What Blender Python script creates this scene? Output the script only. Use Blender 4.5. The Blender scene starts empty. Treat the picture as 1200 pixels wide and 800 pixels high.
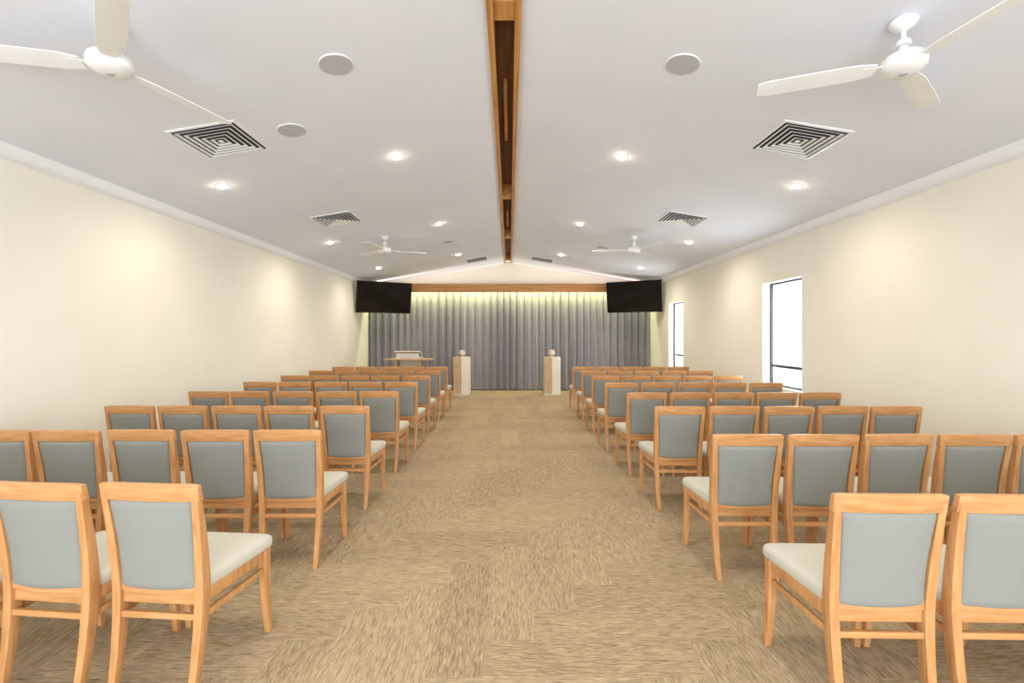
import bpy, bmesh, math, random
from mathutils import Vector, Matrix
random.seed(7)
scene = bpy.context.scene
scene.view_settings.view_transform = 'Standard'

# ------------------------------------------------------------------ constants
W = 3.92          # half width
YB, YF = -2.6, 12.85
HW = 2.96         # ceiling height at the side walls
HR = 3.62         # ceiling height at the ridge
SL = (HR - HW) / W
def ceil_z(x): return HR - SL * abs(x)

def srgb(r, g, b):
    def f(c):
        c /= 255.0
        return c / 12.92 if c <= 0.04045 else ((c + 0.055) / 1.055) ** 2.4
    return (f(r), f(g), f(b), 1)

# ------------------------------------------------------------------ materials
def new_mat(name, col, rough=0.5, metal=0.0, spec=0.5):
    m = bpy.data.materials.new(name); m.use_nodes = True
    b = m.node_tree.nodes['Principled BSDF']
    b.inputs['Base Color'].default_value = col
    b.inputs['Roughness'].default_value = rough
    b.inputs['Metallic'].default_value = metal
    b.inputs['Specular IOR Level'].default_value = spec
    return m

def noise_color(m, c1, c2, scale=(1, 1, 1), nscale=5, detail=6, lo=0.35, hi=0.65, bump=0.0, dist=0.002, random_obj=False):
    nt = m.node_tree; N = nt.nodes; L = nt.links
    b = N['Principled BSDF']
    tc = N.new('ShaderNodeTexCoord'); mp = N.new('ShaderNodeMapping')
    mp.inputs['Scale'].default_value = scale
    L.new(tc.outputs['Object'], mp.inputs['Vector'])
    nz = N.new('ShaderNodeTexNoise'); nz.inputs['Scale'].default_value = nscale; nz.inputs['Detail'].default_value = detail
    if random_obj:
        oi = N.new('ShaderNodeObjectInfo'); sc = N.new('ShaderNodeMath'); sc.operation = 'MULTIPLY'; sc.inputs[1].default_value = 40
        L.new(oi.outputs['Random'], sc.inputs[0])
        cx = N.new('ShaderNodeCombineXYZ'); 
        for k in range(3): L.new(sc.outputs[0], cx.inputs[k])
        L.new(cx.outputs[0], mp.inputs['Location'])
    L.new(mp.outputs[0], nz.inputs['Vector'])
    cr = N.new('ShaderNodeValToRGB')
    cr.color_ramp.elements[0].position = lo; cr.color_ramp.elements[0].color = c1
    cr.color_ramp.elements[1].position = hi; cr.color_ramp.elements[1].color = c2
    L.new(nz.outputs['Fac'], cr.inputs[0]); L.new(cr.outputs[0], b.inputs['Base Color'])
    if bump:
        bp = N.new('ShaderNodeBump'); bp.inputs['Strength'].default_value = bump; bp.inputs['Distance'].default_value = dist
        L.new(nz.outputs['Fac'], bp.inputs['Height']); L.new(bp.outputs[0], b.inputs['Normal'])
    return m

wall_m = noise_color(new_mat('wall_paint', srgb(240, 236, 222), 0.75), srgb(242, 238, 226), srgb(245, 242, 231), nscale=1.5, bump=0.05)
ceil_m = noise_color(new_mat('ceiling_paint_daylit', srgb(230, 234, 246), 0.8), srgb(228, 233, 247), srgb(232, 236, 248), nscale=2)  # white ceiling; the bluish daylight tint is mixed into the paint colour
trim_m = noise_color(new_mat('trim_paint', srgb(244, 246, 252), 0.5), srgb(243, 246, 252), srgb(246, 248, 253), nscale=3)
wood_m = noise_color(new_mat('beech_wood', srgb(205, 150, 95), 0.33), srgb(180, 127, 78), srgb(208, 156, 105), scale=(14, 14, 1.6), nscale=3, lo=0.3, hi=0.7, random_obj=True)
railw_m = noise_color(new_mat('beech_wood_rail', srgb(205, 150, 95), 0.33), srgb(183, 130, 80), srgb(210, 158, 107), scale=(2, 16, 16), nscale=3, lo=0.3, hi=0.7, random_obj=True)
backfab_m = noise_color(new_mat('back_fabric', srgb(140, 147, 144), 0.9), srgb(130, 132, 129), srgb(145, 147, 143), nscale=500, detail=2, bump=0.15, dist=0.0006)
seatfab_lit_m = noise_color(new_mat('seat_fabric_lit', srgb(186, 184, 168), 0.9), srgb(192, 190, 178), srgb(206, 203, 191), nscale=500, detail=2, bump=0.15, dist=0.0006)  # light falling on the seats is painted in as a paler fabric tone
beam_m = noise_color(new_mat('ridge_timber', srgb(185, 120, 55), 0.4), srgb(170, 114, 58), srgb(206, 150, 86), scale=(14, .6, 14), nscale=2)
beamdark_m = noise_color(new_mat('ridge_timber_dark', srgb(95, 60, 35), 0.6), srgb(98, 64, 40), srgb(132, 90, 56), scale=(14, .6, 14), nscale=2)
pelmet_m = noise_color(new_mat('pelmet_timber', srgb(190, 125, 62), 0.4), srgb(180, 120, 62), srgb(208, 150, 90), scale=(.8, 12, 12), nscale=2)
white_m = noise_color(new_mat('white_enamel', srgb(236, 238, 244), 0.3), srgb(235, 238, 244), srgb(240, 242, 247))
grille_m = noise_color(new_mat('speaker_grille', srgb(178, 178, 184), 0.7), srgb(178, 180, 188), srgb(194, 196, 204), nscale=300)
dark_m = noise_color(new_mat('vent_dark', srgb(50, 50, 52), 0.8), srgb(48, 48, 50), srgb(60, 60, 62))
black_m = noise_color(new_mat('black_plastic', srgb(14, 14, 16), 0.35), srgb(12, 12, 14), srgb(18, 18, 20))
screen_m = noise_color(new_mat('screen_glass', srgb(8, 8, 11), 0.12), srgb(6, 6, 9), srgb(10, 10, 13))
alu_m = noise_color(new_mat('dark_aluminium', srgb(48, 52, 56), 0.4, 0.3), srgb(44, 48, 52), srgb(54, 58, 62))
cream_m = noise_color(new_mat('cream_laminate', srgb(228, 220, 204), 0.5), srgb(226, 219, 208), srgb(234, 228, 218), nscale=3)
oak_m = noise_color(new_mat('pale_oak', srgb(196, 165, 122), 0.5), srgb(178, 148, 112), srgb(206, 178, 142), scale=(12, 12, 1), nscale=3)
metal_m = noise_color(new_mat('frosted_holder', srgb(220, 205, 198), 0.3, 0.2), srgb(216, 196, 188), srgb(228, 212, 204))
curt_m = noise_color(new_mat('curtain_fabric', srgb(128, 126, 134), 0.85), srgb(150, 147, 156), srgb(170, 166, 173), scale=(30, 30, 1.5), nscale=4, bump=0.1)

def emis(name, col, s):
    m = bpy.data.materials.new(name); m.use_nodes = True
    nt = m.node_tree; nt.nodes.clear()
    e = nt.nodes.new('ShaderNodeEmission'); o = nt.nodes.new('ShaderNodeOutputMaterial')
    e.inputs[0].default_value = col; e.inputs[1].default_value = s
    nt.links.new(e.outputs[0], o.inputs[0]); return m
lamp_m = emis('lamp_glow', (1, .88, .62, 1), 75)
flame_m = emis('candle_glow', (1, .75, .5, 1), 1.5)
strip_m = emis('led_strip_glow', (.85, 1, .35, 1), 4)

def glass_mat():
    m = bpy.data.materials.new('window_glass'); m.use_nodes = True
    nt = m.node_tree; nt.nodes.clear()
    t = nt.nodes.new('ShaderNodeBsdfTransparent'); g = nt.nodes.new('ShaderNodeBsdfGlossy')
    t.inputs[0].default_value = (.95, .97, .97, 1)
    g.inputs['Roughness'].default_value = .02
    mx = nt.nodes.new('ShaderNodeMixShader'); mx.inputs[0].default_value = .08
    o = nt.nodes.new('ShaderNodeOutputMaterial')
    nt.links.new(t.outputs[0], mx.inputs[1]); nt.links.new(g.outputs[0], mx.inputs[2]); nt.links.new(mx.outputs[0], o.inputs[0])
    return m
glass_m = glass_mat()

def carpet():
    m = new_mat('herringbone_carpet', srgb(176, 146, 104), 0.95, spec=0.15)
    nt = m.node_tree; N = nt.nodes; L = nt.links
    def M(op, a, b=None, c=None):
        n = N.new('ShaderNodeMath'); n.operation = op
        for k, v in enumerate((a, b, c)):
            if v is None: continue
            if isinstance(v, (int, float)): n.inputs[k].default_value = v
            else: L.new(v, n.inputs[k])
        return n.outputs[0]
    tc = N.new('ShaderNodeTexCoord'); sp = N.new('ShaderNodeSeparateXYZ'); L.new(tc.outputs['Object'], sp.inputs[0])
    w = 0.25
    x, y = M('ADD', sp.outputs[0], 0.12), sp.outputs[1]
    i = M('FLOOR', M('DIVIDE', x, w)); j = M('FLOOR', M('DIVIDE', y, w))
    d = M('SUBTRACT', i, j)
    H = M('LESS_THAN', M('FLOORED_MODULO', d, 8), 4)
    V = M('SUBTRACT', 1, H)
    q = M('FLOOR', M('DIVIDE', d, 4))
    idc = M('ADD', M('MULTIPLY', H, j), M('MULTIPLY', V, i))
    cb = N.new('ShaderNodeCombineXYZ'); L.new(q, cb.inputs[0]); L.new(idc, cb.inputs[1]); L.new(H, cb.inputs[2])
    wn = N.new('ShaderNodeTexWhiteNoise'); wn.noise_dimensions = '3D'; L.new(cb.outputs[0], wn.inputs['Vector'])
    a, bb = 14.0, 160.0
    sx = M('MULTIPLY', x, M('ADD', M('MULTIPLY', H, a), M('MULTIPLY', V, bb)))
    sy = M('MULTIPLY', y, M('ADD', M('MULTIPLY', H, bb), M('MULTIPLY', V, a)))
    c2 = N.new('ShaderNodeCombineXYZ'); L.new(sx, c2.inputs[0]); L.new(sy, c2.inputs[1]); L.new(M('MULTIPLY', wn.outputs['Value'], 50), c2.inputs[2])
    nz = N.new('ShaderNodeTexNoise'); nz.inputs['Scale'].default_value = 1; nz.inputs['Detail'].default_value = 3; nz.inputs['Distortion'].default_value = 1.0
    L.new(c2.outputs[0], nz.inputs['Vector'])
    nf = N.new('ShaderNodeTexNoise'); nf.inputs['Scale'].default_value = 200; nf.inputs['Detail'].default_value = 2; L.new(tc.outputs['Object'], nf.inputs['Vector'])
    val = M('ADD', M('ADD', M('MULTIPLY', nz.outputs['Fac'], .65), M('MULTIPLY', nf.outputs['Fac'], .3)), M('MULTIPLY', wn.outputs['Value'], .05))
    cr = N.new('ShaderNodeValToRGB'); e = cr.color_ramp.elements
    e[0].position = .37; e[0].color = srgb(124, 108, 86)
    e[1].position = .64; e[1].color = srgb(192, 173, 143)
    mid = e.new(.5); mid.color = srgb(166, 146, 117)
    L.new(val, cr.inputs[0]); L.new(cr.outputs[0], N['Principled BSDF'].inputs['Base Color'])
    bp = N.new('ShaderNodeBump'); bp.inputs['Strength'].default_value = .3; bp.inputs['Distance'].default_value = .003
    L.new(val, bp.inputs['Height']); L.new(bp.outputs[0], N['Principled BSDF'].inputs['Normal'])
    return m
carpet_m = carpet()

# ------------------------------------------------------------------ mesh helpers
def add_box(bm, c, s, mi=0, rot=None, pivot=None):
    r = bmesh.ops.create_cube(bm, size=1.0)
    vs = r['verts']
    bmesh.ops.scale(bm, vec=s, verts=vs)
    if rot is not None: bmesh.ops.rotate(bm, cent=(0, 0, 0), matrix=rot, verts=vs)
    bmesh.ops.translate(bm, vec=c, verts=vs)
    for f in {f for v in vs for f in v.link_faces}: f.material_index = mi
    return vs

def box2(bm, a, b, mi=0):
    c = [(a[k] + b[k]) / 2 for k in range(3)]; s = [abs(b[k] - a[k]) for k in range(3)]
    return add_box(bm, c, s, mi)

def sweep(bm, secs, mi=0):
    rings = [[bm.verts.new(p) for p in s] for s in secs]
    n = len(rings[0]); fs = []
    for a, b in zip(rings[:-1], rings[1:]):
        for k in range(n):
            fs.append(bm.faces.new((a[k], a[(k + 1) % n], b[(k + 1) % n], b[k])))
    fs.append(bm.faces.new(rings[0][::-1])); fs.append(bm.faces.new(rings[-1]))
    for f in fs: f.material_index = mi
    return fs

def pillow(bm, outline, layers, fn, mi=0):
    rings = []
    for sc, w in layers:
        rings.append([bm.verts.new(fn(u * sc, v * sc, w)) for u, v in outline])
    n = len(outline)
    c0 = bm.verts.new(fn(0, 0, layers[0][1])); c1 = bm.verts.new(fn(0, 0, layers[-1][1]))
    fs = []
    for a, b in zip(rings[:-1], rings[1:]):
        for k in range(n): fs.append(bm.faces.new((a[k], a[(k + 1) % n], b[(k + 1) % n], b[k])))
    for k in range(n):
        fs.append(bm.faces.new((c0, rings[0][(k + 1) % n], rings[0][k])))
        fs.append(bm.faces.new((c1, rings[-1][k], rings[-1][(k + 1) % n])))
    for f in fs: f.material_index = mi

def rrect(a, b, r, n=5, e=4):
    pts = []
    for cx, cy, t0 in ((a - r, b - r, 0), (-a + r, b - r, 90), (-a + r, -b + r, 180), (a - r, -b + r, 270)):
        for k in range(n + 1):
            t = math.radians(t0 + 90 * k / n)
            pts.append((cx + r * math.cos(t), cy + r * math.sin(t)))
    out = []
    for k, p in enumerate(pts):
        q = pts[(k + 1) % len(pts)]
        out.append(p)
        if math.hypot(p[0] - q[0], p[1] - q[1]) > r:
            for t in range(1, e): out.append((p[0] + (q[0] - p[0]) * t / e, p[1] + (q[1] - p[1]) * t / e))
    return out

def lathe(bm, prof, mi=0, seg=32, c=(0, 0, 0), mat=None):
    rings = []
    for r, z in prof:
        rings.append([bm.verts.new((c[0] + r * math.cos(2 * math.pi * k / seg), c[1] + r * math.sin(2 * math.pi * k / seg), c[2] + z)) for k in range(seg)])
    fs = []
    for a, b in zip(rings[:-1], rings[1:]):
        for k in range(seg): fs.append(bm.faces.new((a[k], a[(k + 1) % seg], b[(k + 1) % seg], b[k])))
    fs.append(bm.faces.new(rings[0][::-1])); fs.append(bm.faces.new(rings[-1]))
    for f in fs: f.material_index = mi
    return [v for r in rings for v in r]

def bevel_sharp(bm, off, seg=2, ang=0.5):
    bmesh.ops.recalc_face_normals(bm, faces=bm.faces[:])
    es = [e for e in bm.edges if len(e.link_faces) == 2 and e.calc_face_angle(0) > ang]
    bmesh.ops.bevel(bm, geom=es, offset=off, segments=seg, profile=0.6, affect='EDGES', clamp_overlap=True)

def to_mesh(bm, name, mats, smooth=True, ang=35):
    bmesh.ops.recalc_face_normals(bm, faces=bm.faces[:])
    me = bpy.data.meshes.new(name)
    if smooth:
        for f in bm.faces: f.smooth = True
    bm.to_mesh(me); bm.free()
    for m in mats: me.materials.append(m)
    if smooth: me.set_sharp_from_angle(angle=math.radians(ang))
    return me

def obj(name, me, loc=(0, 0, 0), rot=(0, 0, 0), parent=None):
    o = bpy.data.objects.new(name, me)
    o.location = loc; o.rotation_euler = rot
    scene.collection.objects.link(o)
    if parent: o.parent = parent
    return o

# ------------------------------------------------------------------ room shell
T = 0.2
bm = bmesh.new(); box2(bm, (-W - T, YB - T, -0.1), (W + T, YF + T, 0))
obj('floor', to_mesh(bm, 'floor', [carpet_m], False))

bm = bmesh.new(); box2(bm, (-W - T, YB - T, 0), (-W, YF + T, HW + .12))
obj('wall_left', to_mesh(bm, 'wall_left', [wall_m], False))

wins = [(6.10, 7.04), (10.26, 11.18)]
wz0, wz1 = 0.75, 2.31
bm = bmesh.new()
ys = [YB - T] + [v for w in wins for v in w] + [YF + T]
for k in range(0, len(ys), 2): box2(bm, (W, ys[k], 0), (W + T, ys[k + 1], HW + .12))
for a, b in wins:
    box2(bm, (W, a, 0), (W + T, b, wz0)); box2(bm, (W, a, wz1), (W + T, b, HW + .12))
obj('wall_right', to_mesh(bm, 'wall_right', [wall_m], False))

def prism(name, y0, y1, parts):
    bm = bmesh.new()
    for xa, xb, z0 in parts:
        sweep(bm, [[(xa, y, z0), (xb, y, z0), (xb, y, ceil_z(xb)), (xa, y, ceil_z(xa))] for y in (y0, y1)])
    return obj(name, to_mesh(bm, name, [wall_m], False))
prism('wall_back', YF, YF + T, [(-W, 0, 0), (0, W, 0)])
DH = 2.45
prism('wall_front', YB - T, YB, [(-W, -3.0, 0)])
prism('wall_front', YB - T, YB, [(3.0, W, 0)])
prism('wall_front', YB - T, YB, [(-3.0, 0, DH), (0, 3.0, DH)])

BX = -.035                      # ridge beam axis
bm = bmesh.new()
SLOT = 0.112
for s, x0 in ((-1, BX - SLOT), (1, BX + SLOT)):
    sec = [(x0, ceil_z(x0)), (s * (W + .02), ceil_z(W + .02)), (s * (W + .02), ceil_z(W + .02) + .1), (x0, ceil_z(x0) + .1)]
    sweep(bm, [[(x, YB - T, z) for x, z in sec], [(x, YF + T, z) for x, z in sec]])
obj('ceiling', to_mesh(bm, 'ceiling', [ceil_m], False))

bm = bmesh.new()
zb = HR - 0.05
box2(bm, (-.112, YB, zb), (-.070, YF, zb + .32), 0)
box2(bm, (.070, YB, zb), (.112, YF, zb + .32), 0)
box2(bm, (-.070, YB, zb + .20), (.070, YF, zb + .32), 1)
for y in (-.6, 2.85, 6.8, 9.6, 12.5):
    box2(bm, (-.0699, y, zb + .03), (.0699, y + .18, zb + .20), 0)
for y in (4.0, 8.0):
    box2(bm, (-.018, y, zb + .12), (.018, y + 1.1, zb + .20), 0)
bevel_sharp(bm, .003, 1)
obj('ridge_beam', to_mesh(bm, 'ridge_beam', [beam_m, beamdark_m]), (BX, 0, 0))

def cove(s, name):
    bm = bmesh.new()
    x0 = W; zt = ceil_z(W)
    pr = [(x0, zt - .09), (x0 - .012, zt - .09)]
    for k in range(7):
        t = math.radians(90 * k / 6)
        pr.append((x0 - .08 + .068 * (1 - math.sin(t)), zt - .085 + .075 * (1 - math.cos(t))))
    pr += [(x0 - .09, zt + SL * .09 + .0), (x0, zt)]
    sweep(bm, [[(s * x, YB, z) for x, z in pr], [(s * x, YF, z) for x, z in pr]])
    obj(name, to_mesh(bm, name, [trim_m]))
cove(-1, 'trim_1'); cove(1, 'trim_2')
for s, n in ((-1, 'trim_3'), (1, 'trim_4')):
    bm = bmesh.new()
    xa, xb = s * .15, s * W
    sweep(bm, [[(x, YF - .05, ceil_z(x)), (x, YF, ceil_z(x)), (x, YF, ceil_z(x) - .06), (x, YF - .015, ceil_z(x) - .06)] for x in (xa, xb)])
    obj(n, to_mesh(bm, n, [trim_m], False))
for s, n in ((-1, 'baseboard_left'), (1, 'baseboard_right')):
    bm = bmesh.new(); box2(bm, (s * (W - .014), YB, 0), (s * W, YF, .09)); bevel_sharp(bm, .004, 1)
    obj(n, to_mesh(bm, n, [trim_m]))

def window(name, ya, yb, z0, z1):
    bm = bmesh.new()
    xo, d = W + .11, .04
    fw = .028
    box2(bm, (xo, ya, z0), (xo + d, ya + fw, z1)); box2(bm, (xo, yb - fw, z0), (xo + d, yb, z1))
    box2(bm, (xo, ya + fw, z0), (xo + d, yb - fw, z0 + fw)); box2(bm, (xo, ya + fw, z1 - fw), (xo + d, yb - fw, z1))
    box2(bm, (xo - .005, ya + fw, 1.035), (xo + d, yb - fw, 1.072))
    bevel_sharp(bm, .003, 1)
    box2(bm, (xo + .02, ya + fw, z0 + fw), (xo + .026, yb - fw, 1.035), 1)
    box2(bm, (xo + .02, ya + fw, 1.072), (xo + .026, yb - fw, z1 - fw), 1)
    obj(name, to_mesh(bm, name, [alu_m, glass_m]))
for k, (a, b) in enumerate(wins): window('window_%d' % (k + 1), a, b, wz0, wz1)

for n, (xa, xb) in enumerate(((-2.995, -1.5), (-1.5, 0), (0, 1.5), (1.5, 2.995))):
    bm = bmesh.new(); y0, y1 = YB - .13, YB - .08
    H_ = DH - .005
    box2(bm, (xa, y0, .002), (xa + .06, y1, H_)); box2(bm, (xb - .06, y0, .002), (xb, y1, H_))
    box2(bm, (xa + .06, y0, .002), (xb - .06, y1, .12)); box2(bm, (xa + .06, y0, 2.37), (xb - .06, y1, H_))
    box2(bm, (xa + .06, y0 + .02, .12), (xb - .06, y0 + .026, 2.37), 1)
    if n in (1, 2):
        hx = xb - .1 if n == 1 else xa + .1
        box2(bm, (hx - .012, y1 + .03, .85), (hx + .012, y1 + .055, 1.35)); box2(bm, (hx - .01, y1, .9), (hx + .01, y1 + .03, .92)); box2(bm, (hx - .01, y1, 1.28), (hx + .01, y1 + .03, 1.3))
    obj('door_%d' % (n + 1), to_mesh(bm, 'door', [alu_m, glass_m], False))

# ------------------------------------------------------------------ chair
def post_y(z):
    if z > .43: return -.195 - .062 * ((z - .43) / .47) ** 1.5
    return -.195 - .05 * ((.43 - z) / .43) ** 1.8
def post_x(z): return .175 + .024 * (z / .9) ** 1.2

def chair_mesh():
    bm = bmesh.new()
    for s in (-1, 1):
        secs = []
        for k in range(15):
            z = .86 * k / 14
            hx = .014 + .005 * math.sin(math.pi * min(1, z / .86)); hy = .014 + .009 * math.sin(math.pi * min(1, z / .86))
            y = post_y(z); x = s * post_x(z)
            secs.append([(x - hx, y - hy, z), (x + hx, y - hy, z), (x + hx, y + hy, z), (x - hx, y + hy, z)])
        sweep(bm, secs, 0)
        secs = []
        for k in range(9):
            z = .43 * k / 8; t = 1 - z / .43
            h = .021 - .007 * t; y = .195 + .022 * t ** 2.2; x = s * (.205 + .008 * t ** 2)
            secs.append([(x - h, y - h, z), (x + h, y - h, z), (x + h, y + h, z), (x - h, y + h, z)])
        sweep(bm, secs, 0)
    secs = []
    for k in range(15):
        u = -1 + 2 * k / 14; x = u * .216
        bow = -.022 * (1 - u * u)
        zt = .898 + .006 * (1 - u * u) - (.004 if abs(u) == 1 else 0); z0 = .826 + .003 * (1 - u * u)
        def P(dy, z): return (x, post_y(z) + dy + bow + .004, z)
        secs.append([P(-.015, z0), P(.013, z0), P(.011, zt), P(-.012, zt)])
    sweep(bm, secs, 1)
    secs = []
    for k in range(9):
        u = -1 + 2 * k / 8; x = u * .175; bow = -.018 * (1 - u * u); y = -.197 + bow
        secs.append([(x, y - .011, .425), (x, y + .011, .425), (x, y + .011, .462), (x, y - .011, .462)])
    sweep(bm, secs, 1)
    add_box(bm, (0, .197, .405), (.38, .022, .055), 1)
    add_box(bm, (0, -.193, .40), (.33, .022, .05), 1)
    add_box(bm, (0, -.205, .328), (.34, .018, .026), 1)
    for s in (-1, 1):
        for (z0, z1, th) in ((.378, .432, .011), (.312, .340, .009)):
            xa, xb = s * .183, s * .206; ya, yb = -.19, .195
            sweep(bm, [[(xa - th, ya, z0), (xa + th, ya, z0), (xa + th, ya, z1), (xa - th, ya, z1)],
                       [(xb - th, yb, z0), (xb + th, yb, z0), (xb + th, yb, z1), (xb - th, yb, z1)]], 0)
    bevel_sharp(bm, .0035, 2)
    ol = rrect(1, 1, .16, 6, 6)
    def seat(u, v, w):
        y = .022 + v * .218
        hw = .193 + (.236 - .193) * (v + 1) / 2
        return (u * hw, y, w)
    pillow(bm, ol, [(.9, .430), (.975, .432), (1.0, .442), (1.0, .468), (.985, .480), (.95, .488), (.8, .496), (.55, .502), (.3, .504)], seat, 3)
    ol = rrect(1, 1, .10, 5, 8)
    def pad(u, v, w):
        z = .636 + v * .192
        hw = post_x(z) - .019 + .004 - .006 * (1 - v * v)
        return (u * hw, post_y(z) + w - .022 * (1 - u * u) + .002, z)
    pillow(bm, ol, [(.5, -.022), (.85, -.020), (.96, -.017), (1.0, -.010), (1.0, .012), (.97, .020), (.85, .028), (.5, .034)], pad, 2)
    return to_mesh(bm, 'upholstered_chair', [wood_m, railw_m, backfab_m, seatfab_lit_m], ang=40)
ch = chair_mesh()
OFF = 0.25
def chair(x, d, extra=0):
    obj('upholstered_chair', ch, (x + random.uniform(-.008, .008), d + OFF + random.uniform(-.012, .012), 0), (0, 0, math.radians(random.uniform(-1.5, 1.5) + extra)))
rowsL = [1.88, 2.93, 3.95, 4.98, 6.0, 7.0, 8.0, 9.0]
rowsR = [1.75, 2.80, 3.92, 4.88, 5.92, 6.95, 7.95, 9.0]
for n, d in enumerate(rowsL):
    for k in range(5): chair(-1.43 - .468 * k - (.025 if n == 0 else 0), d, -5 if n == 0 and k < 2 else 0)
for d in rowsR:
    for k in range(5): chair(1.465 + .468 * k, d)

# ------------------------------------------------------------------ curtain, pelmet
bm = bmesh.new()
nx, nz = 1200, 10
x0, x1 = -W + .03, W - .03
cols = []
for k in range(nx + 1):
    x = x0 + (x1 - x0) * k / nx
    p = 2 * math.pi * x / .20 + .9 * math.sin(x * 2.3) + .6 * math.sin(x * 5.1 + 1)
    a = .085 + .02 * math.sin(x * 3.7 + 2) 
    col = []
    for j in range(nz + 1):
        z = .02 + 2.80 * j / nz
        t = 1 - j / nz
        y = 12.69 + a * (0.75 + .25 * t) * math.sin(p + .25 * t * math.sin(x * 7)) + .014 * math.sin(2 * p + 1.2 * t) + .008 * t * math.sin(p * .5)
        col.append(bm.verts.new((x + .020 * math.sin(2 * p), y, z)))
    cols.append(col)
for a, b in zip(cols[:-1], cols[1:]):
    for j in range(nz): bm.faces.new((a[j], b[j], b[j + 1], a[j + 1]))
obj('stage_curtain', to_mesh(bm, 'stage_curtain', [curt_m], ang=180))
bm = bmesh.new()
box2(bm, (-W, 12.36, 2.70), (W, 12.40, 2.93), 0)
box2(bm, (-W, 12.40, 2.89), (W, YF, 2.93), 0)
box2(bm, (-W + .05, 12.42, 2.865), (W - .05, 12.44, 2.885), 1)
obj('curtain_pelmet', to_mesh(bm, 'curtain_pelmet', [pelmet_m, strip_m], False))

# ------------------------------------------------------------------ televisions
def tv(name, c, yaw, tilt):
    w, h = 1.40, .81
    bm = bmesh.new()
    add_box(bm, (0, 0, 0), (w, .035, h), 0)
    bevel_sharp(bm, .006, 2)
    add_box(bm, (0, -.0178, .004), (w - .025, .002, h - .035), 1)
    add_box(bm, (0, .03, -.05), (w * .6, .04, h * .6), 0)
    add_box(bm, (0, -.0188, -h / 2 + .011), (.06, .002, .006), 2)
    add_box(bm, (0, .065, 0), (.4, .03, .3), 0)
    add_box(bm, (0, .20, .02), (.07, .26, .07), 0)
    return obj(name, to_mesh(bm, name, [black_m, screen_m, grille_m], False), c, (math.radians(tilt), 0, math.radians(yaw)))
tv('wall_television', (-3.22, 11.72, 2.50), 29, 12)
tv('wall_television', (3.20, 11.72, 2.52), -27, 11)

# ------------------------------------------------------------------ pedestals + candle holders
def pedestal(x, y):
    bm = bmesh.new()
    h = .97; w = .42; d = .36
    box2(bm, (-w / 2 + .01, -d / 2 + .01, 0), (w / 2 - .01, d / 2 - .01, .04), 0)
    box2(bm, (-w / 2, -d / 2, .04), (-.005, d / 2, h), 1)
    box2(bm, (.0, -d / 2, .04), (w / 2, d / 2, h), 0)
    box2(bm, (-.005, -d / 2 + .01, .04), (0, d / 2 - .01, h - .01), 0)
    bevel_sharp(bm, .004, 1)
    obj('display_pedestal', to_mesh(bm, 'display_pedestal', [cream_m, oak_m]), (x, y, 0))
    bm = bmesh.new()
    lathe(bm, [(.06, 0), (.06, .008), (.02, .02), (.02, .035), (.06, .05), (.085, .08), (.085, .13), (.07, .175), (.064, .175), (.078, .13), (.078, .08), (.045, .058), (.01, .056)], 0)
    lathe(bm, [(.03, .057), (.03, .13), (.004, .132)], 1)
    lathe(bm, [(.002, .132), (.012, .15), (.010, .17), (.001, .20)], 2, seg=12)
    obj('candle_holder', to_mesh(bm, 'candle_holder', [metal_m, cream_m, flame_m]), (x, y, h))
pedestal(-1.22, 11.75); pedestal(1.09, 11.75)

bm = bmesh.new()
box2(bm, (-.34, -.22, 0), (.34, .22, .04), 1)
box2(bm, (-.30, -.17, .04), (-.26, .17, .96), 0)
box2(bm, (.26, -.17, .04), (.30, .17, .96), 0)
box2(bm, (-.26, .12, .04), (.26, .16, .96), 1)
box2(bm, (-.58, -.2, .93), (.58, .2, .965), 0)
add_box(bm, (0, -.0, 1.06), (.62, .42, .025), 1, Matrix.Rotation(math.radians(-24), 3, 'X'))
box2(bm, (-.30, -.16, .965), (-.27, .16, 1.02), 1); box2(bm, (.27, -.16, .965), (.30, .16, 1.02), 1)
box2(bm, (-.27, -.18, .965), (.27, -.16, 1.10), 1)
bevel_sharp(bm, .004, 1)
obj('lectern', to_mesh(bm, 'lectern', [oak_m, cream_m]), (-2.42, 11.0, 0))

# ------------------------------------------------------------------ ceiling fixtures
def slope_rot(x): return (0, math.atan(SL) * (1 if x > 0 else -1), 0)
bm = bmesh.new()
lathe(bm, [(.062, .0), (.063, -.005), (.058, -.008), (.052, -.006), (.052, .0)], 0)
lathe(bm, [(.052, -.003), (.050, -.012), (.038, -.021), (.014, -.027)], 1)
dl = to_mesh(bm, 'downlight', [white_m, lamp_m])
for y in (-1.0, 1.95, 4.85, 7.75, 10.65):
    for x in (-3.06, -1.2, 1.2, 3.06):
        o = obj('downlight', dl, (x, y, ceil_z(x)), slope_rot(x))
        L = bpy.data.lights.new('lamp', 'SPOT'); L.energy = 80 if y > 7 else 57; L.color = (1, .88, .71); L.spot_size = math.radians(160); L.spot_blend = 1.0; L.shadow_soft_size = .05
        lo = bpy.data.objects.new('lamp', L); scene.collection.objects.link(lo); lo.parent = o; lo.location = (0, 0, -.04)
        lo.rotation_euler = (0, -slope_rot(x)[1], 0)
bm = bmesh.new()
lathe(bm, [(.118, 0), (.118, -.005), (.112, -.009), (.104, -.007)], 0, seg=48)
lathe(bm, [(.113, -.001), (.113, -.0095), (.05, -.011), (.01, -.0115)], 1, seg=48)
sp = to_mesh(bm, 'ceiling_speaker', [white_m, grille_m])
for x, y in ((-1.22, 3.2), (1.22, 3.2), (-1.9, 3.97), (-1.24, 9.18), (1.87, 9.2)):
    obj('ceiling_speaker', sp, (x, y, ceil_z(x)), slope_rot(x))
bm = bmesh.new()
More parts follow.
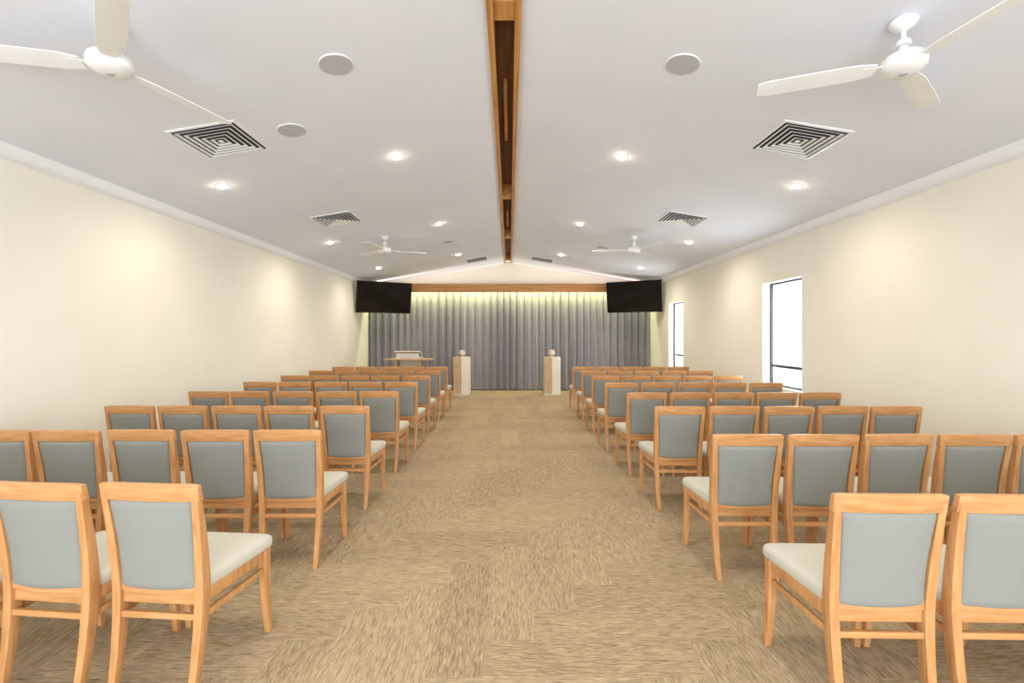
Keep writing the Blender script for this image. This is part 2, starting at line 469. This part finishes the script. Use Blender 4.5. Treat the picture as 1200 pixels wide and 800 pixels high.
def sqring(r0, z0, r1, z1, th, mi):
    A = [(-r0, -r0, z0), (r0, -r0, z0), (r0, r0, z0), (-r0, r0, z0)]
    B = [(-r1, -r1, z1), (r1, -r1, z1), (r1, r1, z1), (-r1, r1, z1)]
    va = [bm.verts.new(p) for p in A]; vb = [bm.verts.new(p) for p in B]
    vc = [bm.verts.new((p[0], p[1], p[2] + th)) for p in A]; vd = [bm.verts.new((p[0], p[1], p[2] + th)) for p in B]
    for k in range(4):
        n = (k + 1) % 4
        for q in ((va[k], va[n], vb[n], vb[k]), (vc[k], vc[n], vd[n], vd[k]), (va[k], va[n], vc[n], vc[k]), (vb[k], vb[n], vd[n], vd[k])):
            bm.faces.new(q).material_index = mi
sqring(.285, -.010, .262, -.010, .010, 0)
for k in range(5):
    r = .240 - k * .045
    sqring(r, -.014, r - .018, -.007, .003, 0)
box2(bm, (-.018, -.018, -.012), (.018, .018, -.006), 0)
box2(bm, (-.262, -.262, -.004), (.262, .262, -.001), 1)
vent = to_mesh(bm, 'ceiling_vent', [white_m, dark_m], False)
for x in (-2.5, 2.5):
    for y in (3.95, 6.6): obj('ceiling_vent', vent, (x, y, ceil_z(x)), slope_rot(x))
bm = bmesh.new()
box2(bm, (-.29, -.29, -.012), (.29, -.26, 0), 0); box2(bm, (-.29, .26, -.012), (.29, .29, 0), 0)
box2(bm, (-.29, -.26, -.012), (-.26, .26, 0), 0); box2(bm, (.26, -.26, -.012), (.29, .26, 0), 0)
for k in range(8): add_box(bm, (0, -.225 + k * .064, -.008), (.52, .012, .003), 0, Matrix.Rotation(.5, 3, 'X'))
box2(bm, (-.26, -.26, -.003), (.26, .26, -.001), 1)
gr = to_mesh(bm, 'return_air_grille', [white_m, dark_m], False)
for x in (-.84, .84): obj('return_air_grille', gr, (x, 11.7, ceil_z(x) - .001), slope_rot(x))

def fan(x, y, ang):
    bm = bmesh.new()
    top = ceil_z(x); hz = 3.01
    t = top - hz
    lathe(bm, [(.062, .0), (.068, -.012), (.064, -.03), (.045, -.05), (.02, -.062)], 0, c=(0, 0, t + .006))
    lathe(bm, [(.012, .04), (.012, t - .04)], 0, seg=16)
    lathe(bm, [(.018, .10), (.024, .095), (.026, .06), (.075, .055), (.10, .035), (.108, .01), (.105, -.02), (.085, -.04), (.04, -.05), (.005, -.052)], 0, seg=40)
    lathe(bm, [(.022, -.05), (.02, -.058), (.004, -.06)], 1, seg=20)
    lathe(bm, [(.035, .10), (.037, .12), (.028, .135), (.014, .14)], 0, seg=24)
    for k in range(3):
        a = math.radians(ang + 120 * k)
        R = Matrix.Rotation(a, 4, 'Z')
        secs = []
        n = 14
        for q in range(n + 1):
            u = q / n; r = .13 + .59 * u
            w = .060 + .004 * math.sin(math.pi * u)
            if u < .15: w *= .7 + 2 * u
            if q == n: w *= .80
            pitch = math.radians(11)
            c, s = math.cos(pitch), math.sin(pitch)
            th = .003
            pts = []
            for yy, zz in ((-w, -th), (0, -th - .004), (w, -th), (w, th), (0, th - .004), (-w, th)):
                pts.append(R @ Vector((r, yy * c - zz * s, yy * s + zz * c - .004)))
            secs.append(pts)
        sweep(bm, secs, 0)
        sweep(bm, [[R @ Vector((r, -w, -.006)), R @ Vector((r, w, -.006)), R @ Vector((r, w, .0)), R @ Vector((r, -w, .0))] for r, w in ((.08, .03), (.13, .022), (.19, .03))], 0)
    obj('ceiling_fan', to_mesh(bm, 'ceiling_fan', [white_m, grille_m]), (x, y, hz))
fan(2.19, 2.53, 39)
fan(-2.22, 2.53, 72)
fan(-2.19, 8.0, 20)
fan(2.19, 8.0, 50)

# ------------------------------------------------------------------ lights
def area(name, loc, rot, sx, sy, e, col):
    L = bpy.data.lights.new(name, 'AREA'); L.shape = 'RECTANGLE'; L.size = sx; L.size_y = sy; L.energy = e; L.color = col
    o = bpy.data.objects.new(name, L); o.location = loc; o.rotation_euler = rot; scene.collection.objects.link(o); return o
area('daylight_doors', (0, YB - .3, 1.25), (math.radians(90), 0, 0), 5.9, 2.3, 450, (.93, .96, 1))
for k, (a, b) in enumerate(wins):
    area('daylight_window', (W + .3, (a + b) / 2, 1.53), (0, math.radians(90), 0), 1.5, .9, 50, (.93, .96, 1))
area('led_cove_light', (0, 12.46, 2.85), (math.radians(25), 0, 0), 7.6, .03, 85, (.92, 1, .50))
area('gable_fill_light', (0, 12.5, 2.96), (math.radians(180), 0, 0), 7.4, .05, 12, (1, .94, .80))  # unseen lamp added above the pelmet to brighten the gable wall

wd = bpy.data.worlds.new('World'); scene.world = wd; wd.use_nodes = True
bg = wd.node_tree.nodes['Background']; bg.inputs[0].default_value = (.94, .97, 1, 1); bg.inputs[1].default_value = 1.7

# ------------------------------------------------------------------ camera
cam = bpy.data.cameras.new('camera'); cam.sensor_width = 36; cam.lens = 16.0; cam.clip_start = .05
cam.shift_x = 3 / 1200; cam.shift_y = -6 / 1200
co = bpy.data.objects.new('camera', cam); co.location = (0, 0, 1.5); co.rotation_euler = (math.radians(90), 0, 0)
scene.collection.objects.link(co); scene.camera = co
